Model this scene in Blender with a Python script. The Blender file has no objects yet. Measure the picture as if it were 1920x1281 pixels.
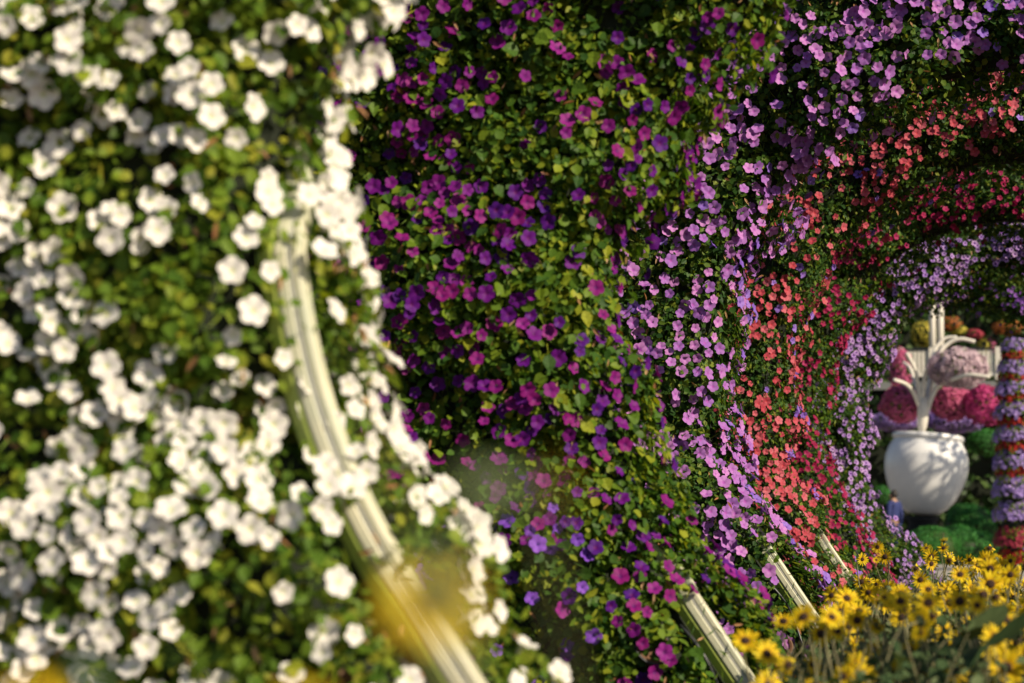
import bpy, math, random
import numpy as np
from mathutils import Vector, Matrix, Euler

rng = np.random.default_rng(7)
random.seed(7)
sc = bpy.context.scene
COL = sc.collection

# ------------------------------------------------------------------ camera
CAM = Vector((0.0, 0.0, 1.5))
FPX = 4533.0                                   # 85 mm in 1920-wide pixels
YAW, PITCH = math.radians(11.1), math.radians(3.6)
cd = bpy.data.cameras.new('camera'); cam = bpy.data.objects.new('camera', cd); COL.objects.link(cam)
cam.location = CAM
cam.rotation_euler = Euler((math.pi/2 + PITCH, 0, YAW), 'XYZ')
cd.lens = 85; cd.sensor_width = 36; cd.clip_start = 0.05; cd.clip_end = 2000
cd.dof.use_dof = True; cd.dof.focus_distance = 14.0; cd.dof.aperture_fstop = 2.9; cd.dof.aperture_blades = 9
sc.camera = cam
ROT = cam.rotation_euler.to_matrix()
ROTN = np.array(ROT)

# ------------------------------------------------------------------ light
SUN_AZ, SUN_EL = math.radians(63), math.radians(33)   # from the right, a little behind the camera
TO_SUN = Vector((math.sin(SUN_AZ)*math.cos(SUN_EL), -math.cos(SUN_AZ)*math.cos(SUN_EL), math.sin(SUN_EL)))
w = bpy.data.worlds.new('World'); sc.world = w; w.use_nodes = True
nt = w.node_tree; bg = nt.nodes['Background']
sky = nt.nodes.new('ShaderNodeTexSky'); sky.sky_type = 'NISHITA'; sky.sun_disc = False
sky.sun_elevation = SUN_EL; sky.sun_rotation = math.atan2(TO_SUN.x, TO_SUN.y)
nt.links.new(sky.outputs[0], bg.inputs[0]); bg.inputs[1].default_value = 0.07
sl = bpy.data.lights.new('sun', 'SUN'); sl.energy = 4.8; sl.angle = math.radians(0.5); sl.color = (1.0, 0.86, 0.64)
sun = bpy.data.objects.new('sun', sl); COL.objects.link(sun); sun.location = (20, -10, 20)
sun.rotation_euler = TO_SUN.to_track_quat('Z', 'Y').to_euler()
sc.view_settings.view_transform = 'Standard'; sc.view_settings.look = 'None'
sc.view_settings.gamma = 1; sc.view_settings.use_curve_mapping = False
sc.view_settings.exposure = 0.5
sc.cycles.max_bounces = 6; sc.cycles.transparent_max_bounces = 4; sc.cycles.transmission_bounces = 4

# ------------------------------------------------------------------ helpers
def project(P):
    q = (np.asarray(P, float) - np.array(CAM)) @ ROTN
    d = -q[..., 2]
    return 960 + FPX*q[..., 0]/d, 640.5 - FPX*q[..., 1]/d, d
def at(px, py, Y):
    """world point at distance Y down the tunnel axis that stands behind a place in the photograph"""
    d = ROT @ Vector(((px-960)/FPX, -(py-640.5)/FPX, -1))
    return CAM + d*(Y/d.y)

def vnoise(P, scale, seed=0):
    q = np.asarray(P, float)*scale + seed*17.31
    i = np.floor(q).astype(np.int64); f = q - i; f = f*f*(3-2*f)
    def h(a, b, c):
        n = (a*73856093) ^ (b*19349663) ^ (c*83492791) ^ (seed*2654435)
        n = (n ^ (n >> 13))*1274126177 & 0x7fffffff
        n = (n ^ (n >> 16)) & 0xffff
        return n/65535.0
    r = 0
    for a in (0, 1):
        for b in (0, 1):
            for c in (0, 1):
                wgt = (f[:, 0] if a else 1-f[:, 0])*(f[:, 1] if b else 1-f[:, 1])*(f[:, 2] if c else 1-f[:, 2])
                r = r + wgt*h(i[:, 0]+a, i[:, 1]+b, i[:, 2]+c)
    return r
def norm(v): return v/np.maximum(np.linalg.norm(v, axis=-1, keepdims=True), 1e-9)

def mesh_data(name, V, F, mat, attrs=None, smooth=False):
    """V (n,3), F (m,3) or (m,4) arrays or a list of tuples"""
    me = bpy.data.meshes.new(name)
    V = np.asarray(V, np.float32)
    if isinstance(F, np.ndarray):
        m, k = F.shape
        me.vertices.add(len(V)); me.vertices.foreach_set('co', V.ravel())
        me.loops.add(m*k); me.loops.foreach_set('vertex_index', F.astype(np.int32).ravel())
        me.polygons.add(m); me.polygons.foreach_set('loop_start', np.arange(0, m*k, k, dtype=np.int32))
        me.update(calc_edges=True)
    else:
        me.from_pydata([tuple(v) for v in V], [], F); me.update()
    if attrs:
        for k_, a in attrs.items():
            at_ = me.attributes.new(k_, 'FLOAT', 'POINT'); at_.data.foreach_set('value', np.asarray(a, np.float32))
    if smooth: me.polygons.foreach_set('use_smooth', np.ones(len(me.polygons), bool))
    mats = mat if isinstance(mat, (list, tuple)) else [mat]
    for x in mats: me.materials.append(x)
    return me
def link(name, me, parent=None, M=None):
    o = bpy.data.objects.new(name, me); COL.objects.link(o)
    if parent is not None: o.parent = parent
    if M is not None: o.matrix_local = M
    return o
def tag(o, label=None, cat=None, group=None, kind=None):
    if label: o['label'] = label
    if cat: o['category'] = cat
    if group: o['group'] = group
    if kind: o['kind'] = kind
    return o
def empty(name, loc, label=None, cat=None, group=None):
    o = bpy.data.objects.new(name, None); COL.objects.link(o); o.location = loc; o.empty_display_size = .1
    return tag(o, label, cat, group)

class MB:
    """collects shapes in world (or local) space, then becomes one mesh"""
    def __init__(s): s.V = []; s.F = []
    def add(s, V, F):
        b = len(s.V); s.V += [tuple(v) for v in V]; s.F += [tuple(i+b for i in f) for f in F]; return s
    def box(s, c, d, M=None):
        x, y, z = d[0]/2, d[1]/2, d[2]/2
        V = [Vector((sx*x, sy*y, sz*z)) for sx in (-1, 1) for sy in (-1, 1) for sz in (-1, 1)]
        if M is not None: V = [M @ v for v in V]
        V = [v + Vector(c) for v in V]
        return s.add(V, [(0,1,3,2),(4,6,7,5),(0,4,5,1),(2,3,7,6),(0,2,6,4),(1,5,7,3)])
    def tube(s, pts, rad, n=6, cap=True):
        pts = [Vector(p) for p in pts]
        rads = rad if isinstance(rad, (list, tuple)) else [rad]*len(pts)
        V = []; up = None
        for i, p in enumerate(pts):
            t = (pts[min(i+1, len(pts)-1)] - pts[max(i-1, 0)]).normalized()
            if up is None: up = t.orthogonal().normalized()
            up = (up - t*up.dot(t)).normalized(); b = t.cross(up)
            for k in range(n):
                a = 2*math.pi*k/n
                V.append(p + (up*math.cos(a) + b*math.sin(a))*rads[i])
        F = [(i*n+k, i*n+(k+1) % n, (i+1)*n+(k+1) % n, (i+1)*n+k) for i in range(len(pts)-1) for k in range(n)]
        if cap: F += [tuple(range(n-1, -1, -1)), tuple((len(pts)-1)*n+k for k in range(n))]
        return s.add(V, F)
    def lathe(s, prof, n=32, c=(0, 0, 0)):
        V = []
        for r, z in prof:
            for k in range(n):
                a = 2*math.pi*k/n; V.append((c[0]+r*math.cos(a), c[1]+r*math.sin(a), c[2]+z))
        F = [(i*n+k, i*n+(k+1) % n, (i+1)*n+(k+1) % n, (i+1)*n+k) for i in range(len(prof)-1) for k in range(n)]
        return s.add(V, F)
    def build(s, name, mat, parent=None, smooth=True, M=None):
        return link(name, mesh_data(name, s.V, s.F, mat, smooth=smooth), parent, M)
def curve_pts(ctrl, n):
    """Catmull-Rom through control points"""
    P = [Vector(c) for c in ctrl]; P = [P[0]*2-P[1]] + P + [P[-1]*2-P[-2]]
    out = []
    for i in range(1, len(P)-2):
        for k in range(n):
            t = k/n
            out.append(.5*((2*P[i]) + (P[i+1]-P[i-1])*t + (2*P[i-1]-5*P[i]+4*P[i+1]-P[i+2])*t*t + (3*P[i]-P[i-1]-3*P[i+1]+P[i+2])*t**3))
    out.append(P[-2]); return out

# templates: (along, across, out) and triangles
LEAF7 = (np.array([(0,0,0),(.30,.42,.05),(.68,.36,.06),(1,0,-.06),(.68,-.36,.06),(.30,-.42,.05),(.5,0,-.05)]),
         np.array([(6,0,5),(6,5,4),(6,4,3),(6,3,2),(6,2,1),(6,1,0)]))
LEAF5 = (np.array([(0,0,0),(.45,.40,.06),(1,0,-.05),(.45,-.40,.06)]), np.array([(0,3,2),(0,2,1)]))
def blossom_template(n=10, lobes=5):
    V = [(0, 0, -.30)]
    for k in range(n):
        a = 2*math.pi*k/n; r = .80 + .20*abs(math.cos(lobes*a/2))
        V.append((r*math.cos(a), r*math.sin(a), .02*math.cos(3*a)))
    return np.array(V), np.array([(0, 1+k, 1+(k+1) % n) for k in range(n)])
BLOS = blossom_template()
BLOS5 = blossom_template(5)

def scatter(P, N, D, L, tmpl, width=1.0):
    """copies of a template at P, with face normal N, lying along D, size L"""
    T, F = tmpl
    D = norm(D - N*np.sum(D*N, 1, keepdims=True)); S = np.cross(N, D)
    L = np.broadcast_to(np.asarray(L, float), (len(P),))[:, None, None]
    wv = np.broadcast_to(np.asarray(width, float), (len(P),))[:, None, None]
    V = P[:, None, :] + L*(T[None, :, 0:1]*D[:, None, :] + wv*T[None, :, 1:2]*S[:, None, :] + T[None, :, 2:3]*N[:, None, :])
    Fo = F[None] + (np.arange(len(P))*len(T))[:, None, None]
    return V.reshape(-1, 3), Fo.reshape(-1, 3)
def merge(parts):
    Vs, Fs, b = [], [], 0
    for V, F in parts:
        if len(V): Vs.append(V); Fs.append(F+b); b += len(V)
    return np.concatenate(Vs), np.concatenate(Fs)
def rand_unit(n): return norm(rng.normal(size=(n, 3)))

# ------------------------------------------------------------------ materials
def new_mat(name):
    m = bpy.data.materials.new(name); m.use_nodes = True
    return m, m.node_tree, m.node_tree.nodes['Principled BSDF']
def ramp(nt, stops):
    r = nt.nodes.new('ShaderNodeValToRGB'); e = r.color_ramp.elements
    while len(e) < len(stops): e.new(.5)
    for x, (p, c) in zip(e, stops): x.position = p; x.color = (*c, 1)
    return r
def rand_value(nt):
    g = nt.nodes.new('ShaderNodeNewGeometry'); oi = nt.nodes.new('ShaderNodeObjectInfo')
    a = nt.nodes.new('ShaderNodeMath'); a.operation = 'ADD'; f = nt.nodes.new('ShaderNodeMath'); f.operation = 'FRACT'
    nt.links.new(g.outputs['Random Per Island'], a.inputs[0]); nt.links.new(oi.outputs['Random'], a.inputs[1])
    nt.links.new(a.outputs[0], f.inputs[0]); return f.outputs[0]
def foliage_mat(name, stops, rough=.5, trans=.35, tcol=1.6):
    m, nt, b = new_mat(name)
    r = ramp(nt, stops); nt.links.new(rand_value(nt), r.inputs[0])
    tc = nt.nodes.new('ShaderNodeTexCoord'); n = nt.nodes.new('ShaderNodeTexNoise'); n.inputs['Scale'].default_value = 6
    nt.links.new(tc.outputs['Object'], n.inputs['Vector'])
    h = nt.nodes.new('ShaderNodeHueSaturation'); mr = nt.nodes.new('ShaderNodeMapRange')
    mr.inputs[1].default_value = .3; mr.inputs[2].default_value = .7; mr.inputs[3].default_value = .72; mr.inputs[4].default_value = 1.25
    nt.links.new(n.outputs[0], mr.inputs[0]); nt.links.new(mr.outputs[0], h.inputs['Value']); nt.links.new(r.outputs[0], h.inputs['Color'])
    nt.links.new(h.outputs[0], b.inputs['Base Color']); b.inputs['Roughness'].default_value = rough
    b.inputs['Specular IOR Level'].default_value = .15
    if trans:
        t = nt.nodes.new('ShaderNodeBsdfTranslucent'); mx = nt.nodes.new('ShaderNodeMixShader'); mx.inputs[0].default_value = trans
        g = nt.nodes.new('ShaderNodeMixRGB'); g.blend_type = 'MULTIPLY'; g.inputs[0].default_value = 1; g.inputs[2].default_value = (tcol*1.05, tcol, tcol*.35, 1)
        nt.links.new(h.outputs[0], g.inputs[1]); nt.links.new(g.outputs[0], t.inputs[0])
        out = nt.nodes['Material Output']
        nt.links.new(b.outputs[0], mx.inputs[1]); nt.links.new(t.outputs[0], mx.inputs[2]); nt.links.new(mx.outputs[0], out.inputs[0])
    return m
def petal_mat(name, stops, throat, throat_at=(.12, .3), trans=.25, edge=None):
    """petal colours vary flower by flower; 'rad' runs from throat to rim"""
    m, nt, b = new_mat(name)
    r = ramp(nt, stops); nt.links.new(rand_value(nt), r.inputs[0])
    a = nt.nodes.new('ShaderNodeAttribute'); a.attribute_name = 'rad'
    mr = nt.nodes.new('ShaderNodeMapRange'); mr.inputs[1].default_value = throat_at[0]; mr.inputs[2].default_value = throat_at[1]
    nt.links.new(a.outputs['Fac'], mr.inputs[0])
    mx = nt.nodes.new('ShaderNodeMixRGB'); mx.inputs[1].default_value = (*throat, 1)
    nt.links.new(mr.outputs[0], mx.inputs[0])
    av = nt.nodes.new('ShaderNodeAttribute'); av.attribute_name = 'vein'
    mv = nt.nodes.new('ShaderNodeMath'); mv.operation = 'MULTIPLY'; mv.inputs[1].default_value = .55; nt.links.new(av.outputs['Fac'], mv.inputs[0])
    dv = nt.nodes.new('ShaderNodeMixRGB'); dv.blend_type = 'MULTIPLY'; dv.inputs[2].default_value = (.62, .55, .68, 1)
    nt.links.new(mv.outputs[0], dv.inputs[0]); nt.links.new(r.outputs[0], dv.inputs[1]); nt.links.new(dv.outputs[0], mx.inputs[2])
    nt.links.new(mx.outputs[0], b.inputs['Base Color']); b.inputs['Roughness'].default_value = .6
    b.inputs['Specular IOR Level'].default_value = .2
    t = nt.nodes.new('ShaderNodeBsdfTranslucent'); ms = nt.nodes.new('ShaderNodeMixShader'); ms.inputs[0].default_value = trans
    nt.links.new(mx.outputs[0], t.inputs[0])
    nt.links.new(b.outputs[0], ms.inputs[1]); nt.links.new(t.outputs[0], ms.inputs[2])
    nt.links.new(ms.outputs[0], nt.nodes['Material Output'].inputs[0])
    return m
def plain(name, col, rough=.6, noise=None, scale=8, metal=0, bump=0):
    m, nt, b = new_mat(name)
    b.inputs['Base Color'].default_value = (*col, 1); b.inputs['Roughness'].default_value = rough; b.inputs['Metallic'].default_value = metal
    if noise:
        tc = nt.nodes.new('ShaderNodeTexCoord'); n = nt.nodes.new('ShaderNodeTexNoise'); n.inputs['Scale'].default_value = scale; n.inputs['Detail'].default_value = 6
        nt.links.new(tc.outputs['Object'], n.inputs['Vector'])
        r = ramp(nt, [(.3, col), (.7, noise)]); nt.links.new(n.outputs[0], r.inputs[0]); nt.links.new(r.outputs[0], b.inputs['Base Color'])
        if bump:
            bp = nt.nodes.new('ShaderNodeBump'); bp.inputs['Strength'].default_value = bump; nt.links.new(n.outputs[0], bp.inputs['Height']); nt.links.new(bp.outputs[0], b.inputs['Normal'])
    return m

M = {}
M['leaf_a'] = foliage_mat('petunia_leaf_light', [(0, (.045,.10,.012)), (.45, (.11,.19,.018)), (.8, (.19,.25,.022)), (1, (.28,.27,.03))])
M['leaf_b'] = foliage_mat('petunia_leaf_broad', [(0, (.025,.07,.014)), (.45, (.07,.145,.016)), (.8, (.15,.22,.016)), (1, (.26,.28,.022))])
M['leaf_c'] = foliage_mat('petunia_leaf_fine', [(0, (.020,.06,.014)), (.5, (.042,.10,.016)), (.85, (.10,.165,.018)), (1, (.20,.23,.03))])
M['dry'] = foliage_mat('withered_blossom', [(0, (.22,.09,.035)), (.5, (.30,.16,.07)), (1, (.42,.28,.16))], trans=.2, tcol=1)
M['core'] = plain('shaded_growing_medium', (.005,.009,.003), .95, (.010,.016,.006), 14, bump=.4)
M['rail'] = plain('cream_painted_rail', (.62,.58,.42), .5, (.44,.46,.34), 9)
M['lime'] = plain('lime_rail_edge', (.42,.50,.10), .45, (.30,.38,.08), 5)
M['steel'] = plain('bare_metal_strip', (.62,.61,.54), .4, (.48,.48,.44), 12)
M['hose'] = plain('black_hose', (.02,.022,.026), .4)
M['pot'] = plain('brown_pot', (.10,.045,.022), .7, (.16,.08,.04), 20)

# ------------------------------------------------------------------ the setting
def sheet(name, x0, x1, y0, y1, z, mat, nx=1, ny=1, fz=None):
    V = [(x0+(x1-x0)*i/nx, y0+(y1-y0)*j/ny, z) for j in range(ny+1) for i in range(nx+1)]
    if fz: V = [(x, y, zz+fz(x, y)) for x, y, zz in V]
    F = [(j*(nx+1)+i, j*(nx+1)+i+1, (j+1)*(nx+1)+i+1, (j+1)*(nx+1)+i) for j in range(ny) for i in range(nx)]
    o = link(name, mesh_data(name, V, F, mat)); tag(o, kind='structure'); return o
M['ground'] = plain('garden_sand', (.22,.17,.11), .95, (.30,.24,.16), 2.5, bump=.3)
M['soil'] = plain('bed_soil', (.05,.035,.022), .95, (.085,.06,.04), 9, bump=.6)
M['paving'] = plain('walkway_paving', (.26,.24,.21), .85, (.34,.31,.27), 4, bump=.2)
sheet('ground', -400, 400, -60, 900, -.12, M['ground'])
sheet('flower_bed_soil', -4.5, 6.5, .2, 36, -.06, M['soil'], 24, 60, lambda x, y: .035*math.sin(3*x+y)*math.cos(2.3*y))
sheet('walkway', -9, 14, 37, 66.5, -.112, M['paving'])

# ------------------------------------------------------------------ heart arches
R_IN, R_OUT, TH, T0, HALF = 1.60, 3.02, .76, math.radians(-34), 1.15
ZC = 2.1
TAN = np.array([-math.sin(T0), -math.cos(T0)]); TAN = np.array([.559, -.829])       # downhill direction of the straight leg
NRM = np.array([-math.cos(T0), math.sin(T0)])                                       # outward there
def rho(x, z):
    """distance across the arch band and outward direction; x, z from the lobe centre (left half)"""
    r = np.hypot(x, z); low = (x*TAN[0] + z*TAN[1] > 0) & (x*NRM[0] + z*NRM[1] > 0)
    R = np.where(low, x*NRM[0] + z*NRM[1], r)
    ox = np.where(low, NRM[0], x/np.maximum(r, 1e-6)); oz = np.where(low, NRM[1], z/np.maximum(r, 1e-6))
    return R, ox, oz
def leg_point(R, s):
    """s: metres along the inner path at R_IN, 0 at the leftmost point, + downwards; beyond the arc the straight leg"""
    arc = -T0*R_IN
    if s <= arc:
        t = -s/R_IN; return np.array([-math.cos(t)*R, math.sin(t)*R]), np.array([-math.cos(t), math.sin(t)])
    return NRM*R + TAN*(s-arc), NRM.copy()

class Arch: pass
ARCHES = []
D0 = 3.9
def arch(i, y, dx, dz=0.0):
    a = Arch(); a.i = i; a.y = y; a.cx = dx; a.cz = ZC + dz; ARCHES.append(a); return a
# front plane y of each arch and the x of its left lobe centre
for i, (y, dx, dz) in enumerate([(5.33, .04, .12), (9.08, .21, 0), (12.98, .20, .02), (16.9, .21, .03), (20.85, .20, .05), (24.75, .34, .02), (28.9, -.42, .0)]):
    arch(i, y, dx, dz)

def covered(a, P):
    """roughly: hidden behind nearer arches as seen from the camera"""
    px, py, d = project(P)
    hid = (px < -70) | (px > 1990) | (py < -70) | (py > 1350) | (d < .1)
    for b in ARCHES:
        if b.i >= a.i: break
        for yy in (b.y+.1, b.y+TH-.1):
            t = (yy - CAM.y)/(P[:, 1] - CAM.y)
            X = P[:, 0]*t - b.cx; Z = CAM.z + (P[:, 2]-CAM.z)*t - b.cz
            R, _, _ = rho(X, Z)
            hid |= (R > R_IN+.12) & (R < R_OUT-.1) & (X < HALF) & (Z + b.cz > .1)
    return hid

def sample_surface(a, n_per_m2, faces='fiob', mirror=False):
    """random points on the arch skin: position, outward normal, (rho, depth)"""
    out = []
    def fb(depth_front):
        A = (R_OUT*2+.2)*(R_OUT+a.cz+HALF)
        n = int(n_per_m2*(R_OUT+HALF)*(R_OUT+a.cz))
        x = rng.uniform(-R_OUT, HALF, n); z = rng.uniform(-a.cz, R_OUT, n)
        R, ox, oz = rho(x, z); k = (R > R_IN) & (R < R_OUT)
        x, z, R, ox, oz = x[k], z[k], R[k], ox[k], oz[k]
        c = .32; di = np.clip(c-(R-R_IN), 0, c); do = np.clip(c-(R_OUT-R), 0, c); m = np.maximum(di, do)
        dep = c - np.sqrt(np.maximum(c*c-m*m, 0)); tilt = (do-di)/c
        sgn = -1 if depth_front else 1
        y = dep if depth_front else TH-dep
        N = norm(np.stack([ox*tilt, np.full_like(x, sgn)*np.sqrt(np.maximum(1-tilt**2, .0)), oz*tilt], 1))
        return np.stack([x, y, z], 1), N, R
    def side(inner):
        R0 = R_IN if inner else R_OUT
        t_top = math.radians(132 if inner else 114)
        arc = (t_top - T0)*R0; leg = (a.cz + R0*math.sin(T0))/.829
        n = int(n_per_m2*(arc+leg)*(TH-.48)); s = rng.uniform(0, arc+leg, n); y = rng.uniform(.24, TH-.24, n)
        t = t_top - s/R0; on = s < arc
        ox = np.where(on, -np.cos(t), NRM[0]); oz = np.where(on, np.sin(t), NRM[1])
        x = ox*R0 + np.where(on, 0, TAN[0]*(s-arc)); z = oz*R0 + np.where(on, 0, TAN[1]*(s-arc))
        sg = -1 if inner else 1
        return np.stack([x, y, z], 1), np.stack([ox*sg, np.zeros(n), oz*sg], 1), np.full(n, R0)
    for f in faces:
        out.append({'f': lambda: fb(True), 'b': lambda: fb(False), 'i': lambda: side(True), 'o': lambda: side(False)}[f]())
    P = np.concatenate([o[0] for o in out]); N = np.concatenate([o[1] for o in out]); R = np.concatenate([o[2] for o in out])
    k = (P[:, 2] > -a.cz - .0) & (P[:, 0] < HALF)
    P, N, R = P[k], N[k], R[k]
    if mirror: P[:, 0] = 2*HALF - P[:, 0]; N[:, 0] *= -1
    P = P + np.array([a.cx, a.y, a.cz]); return P, N, R

def bulge(a, P):
    """how far the planting stands out: hanging cushions with hollows between"""
    Q = P*np.array([1, 1, 1.3])
    return .24*(vnoise(Q, 2.6, a.i+1)-.5) + .10*(vnoise(Q, 7, a.i+11)-.5)

def flower_mesh(name, mat, n=20, seed=0, ruffle=.075, deep=.32, notch=.21, tube=True):
    r = random.Random(seed); V, rad, F = [(0, 0, -deep)], [0], []; vein = [0]
    prof = [(.20, -deep*.62), (.62, -.05), (1.0, 0.0)]
    ph = r.uniform(0, 6.28); sq = r.uniform(.9, 1.0)
    lob = [r.uniform(-.07, .07) for _ in range(5)]
    for j, (rr, z) in enumerate(prof):
        for k in range(n):
            a = 2*math.pi*k/n; q = 1
            if j == 2: q = 1-notch + notch*abs(math.cos(2.5*a))**.6
            if j == 1: q = 1-.3*notch + .3*notch*abs(math.cos(2.5*a))
            L = lob[int(((a/(2*math.pi)*5)+.5)) % 5]
            zz = z + (L + ruffle*math.sin(5*a+ph) + ruffle*.6*math.sin(9*a+2*ph))*(rr**2)
            V.append((rr*q*math.cos(a), rr*q*sq*math.sin(a), zz)); rad.append(rr); vein.append((1-abs(math.cos(2.5*a)))*(j > 0))
    F += [(0, 1+k, 1+(k+1) % n) for k in range(n)]
    for j in range(2):
        for k in range(n):
            p, q_ = 1+j*n+k, 1+j*n+(k+1) % n
            F += [(p, p+n, q_+n, q_)]
    if tube:
        b = len(V); m = 6
        for (rr, z) in ((.24, -deep*.62-.02), (.09, -1.0)):
            for k in range(m):
                a = 2*math.pi*k/m; V.append((rr*math.cos(a), rr*math.sin(a), z)); rad.append(.5); vein.append(.5)
        F += [(b+k, b+m+k, b+m+(k+1) % m, b+(k+1) % m) for k in range(m)]
    return mesh_data(name, np.array(V), F, mat, {'rad': rad, 'vein': vein}, smooth=True)
def mesh_arrays(me):
    V = np.zeros(len(me.vertices)*3, np.float32); me.vertices.foreach_get('co', V); V = V.reshape(-1, 3)
    me.calc_loop_triangles(); F = np.zeros(len(me.loop_triangles)*3, np.int32); me.loop_triangles.foreach_get('vertices', F)
    rad = np.zeros(len(V), np.float32); me.attributes['rad'].data.foreach_get('value', rad)
    ve = np.zeros(len(V), np.float32); me.attributes['vein'].data.foreach_get('value', ve)
    return V, F.reshape(-1, 3), np.stack([rad, ve], 1)

SPEC = [
 # flower name, label, petal stops, throat, throat range, per m2, radius, leaf key, leaf size, leaves per m2
 dict(name='white', label='heart arch overgrown with cream white petunias, long pale rail down its inner edge',
      st=[(0, (.76,.74,.69)), (1, (.83,.81,.75))], th=(.55,.58,.22), ta=(.06,.26), dens=600, rad=.0345, leaf='leaf_a', ls=.032, ld=5200, var=4),
 dict(name='magenta', label='heart arch of magenta and deep purple petunias with broad green leaves',
      st=[(0, (.055,.004,.17)), (.25, (.105,.004,.20)), (.5, (.165,.006,.19)), (.8, (.21,.006,.145)), (1, (.26,.018,.24))], th=(.10,.004,.12), ta=(.10,.42), dens=340, rad=.0325, leaf='leaf_b', ls=.037, ld=4600, var=5),
 dict(name='lavender', label='heart arch covered in lavender pink petunias with a thin pale rail',
      st=[(0, (.30,.12,.46)), (.5, (.42,.17,.51)), (1, (.53,.22,.55))], th=(.36,.08,.42), ta=(.08,.36), dens=660, rad=.0375, leaf='leaf_c', ls=.034, ld=4300, var=5),
 dict(name='coral', label='heart arch covered in coral red petunias',
      st=[(0, (.40,.045,.070)), (.6, (.47,.075,.105)), (1, (.53,.13,.17))], th=(.50,.03,.05), ta=(.05,.25), dens=680, rad=.0315, leaf='leaf_c', ls=.034, ld=3800, var=4),
 dict(name='crimson', label='heart arch of dark crimson petunias scattered over green leaves',
      st=[(0, (.26,.005,.05)), (.6, (.32,.008,.075)), (1, (.36,.018,.11))], th=(.16,.004,.04), ta=(.08,.3), dens=420, rad=.0305, leaf='leaf_c', ls=.036, ld=3400, var=4),
 dict(name='pale_violet', label='heart arch of pale violet petunias with dark purple eyes',
      st=[(0, (.38,.22,.60)), (.6, (.48,.30,.66)), (1, (.56,.36,.66))], th=(.10,.012,.22), ta=(.30,.52), dens=640, rad=.0300, leaf='leaf_c', ls=.038, ld=3200, var=4),
 dict(name='violet', label='shaded heart arch with small violet petunias, last one before the white pot',
      st=[(0, (.20,.07,.42)), (1, (.34,.15,.52))], th=(.10,.015,.22), ta=(.15,.4), dens=300, rad=.0280, leaf='leaf_c', ls=.042, ld=2800, var=3),
]
# where the inner rail lies bare: metres along the leg (0 = leftmost, + down)
BARE = [[(.12, 2.6)], [(1.04, 2.6)], [(.95, 2.6)], [(1.02, 1.20)], [], [], []]
def leg_s(x, z):
    low = (x*TAN[0] + z*TAN[1] > 0)
    return np.where(low, -T0*R_IN + x*TAN[0] + z*TAN[1], -np.arctan2(z, -x)*R_IN)

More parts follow.
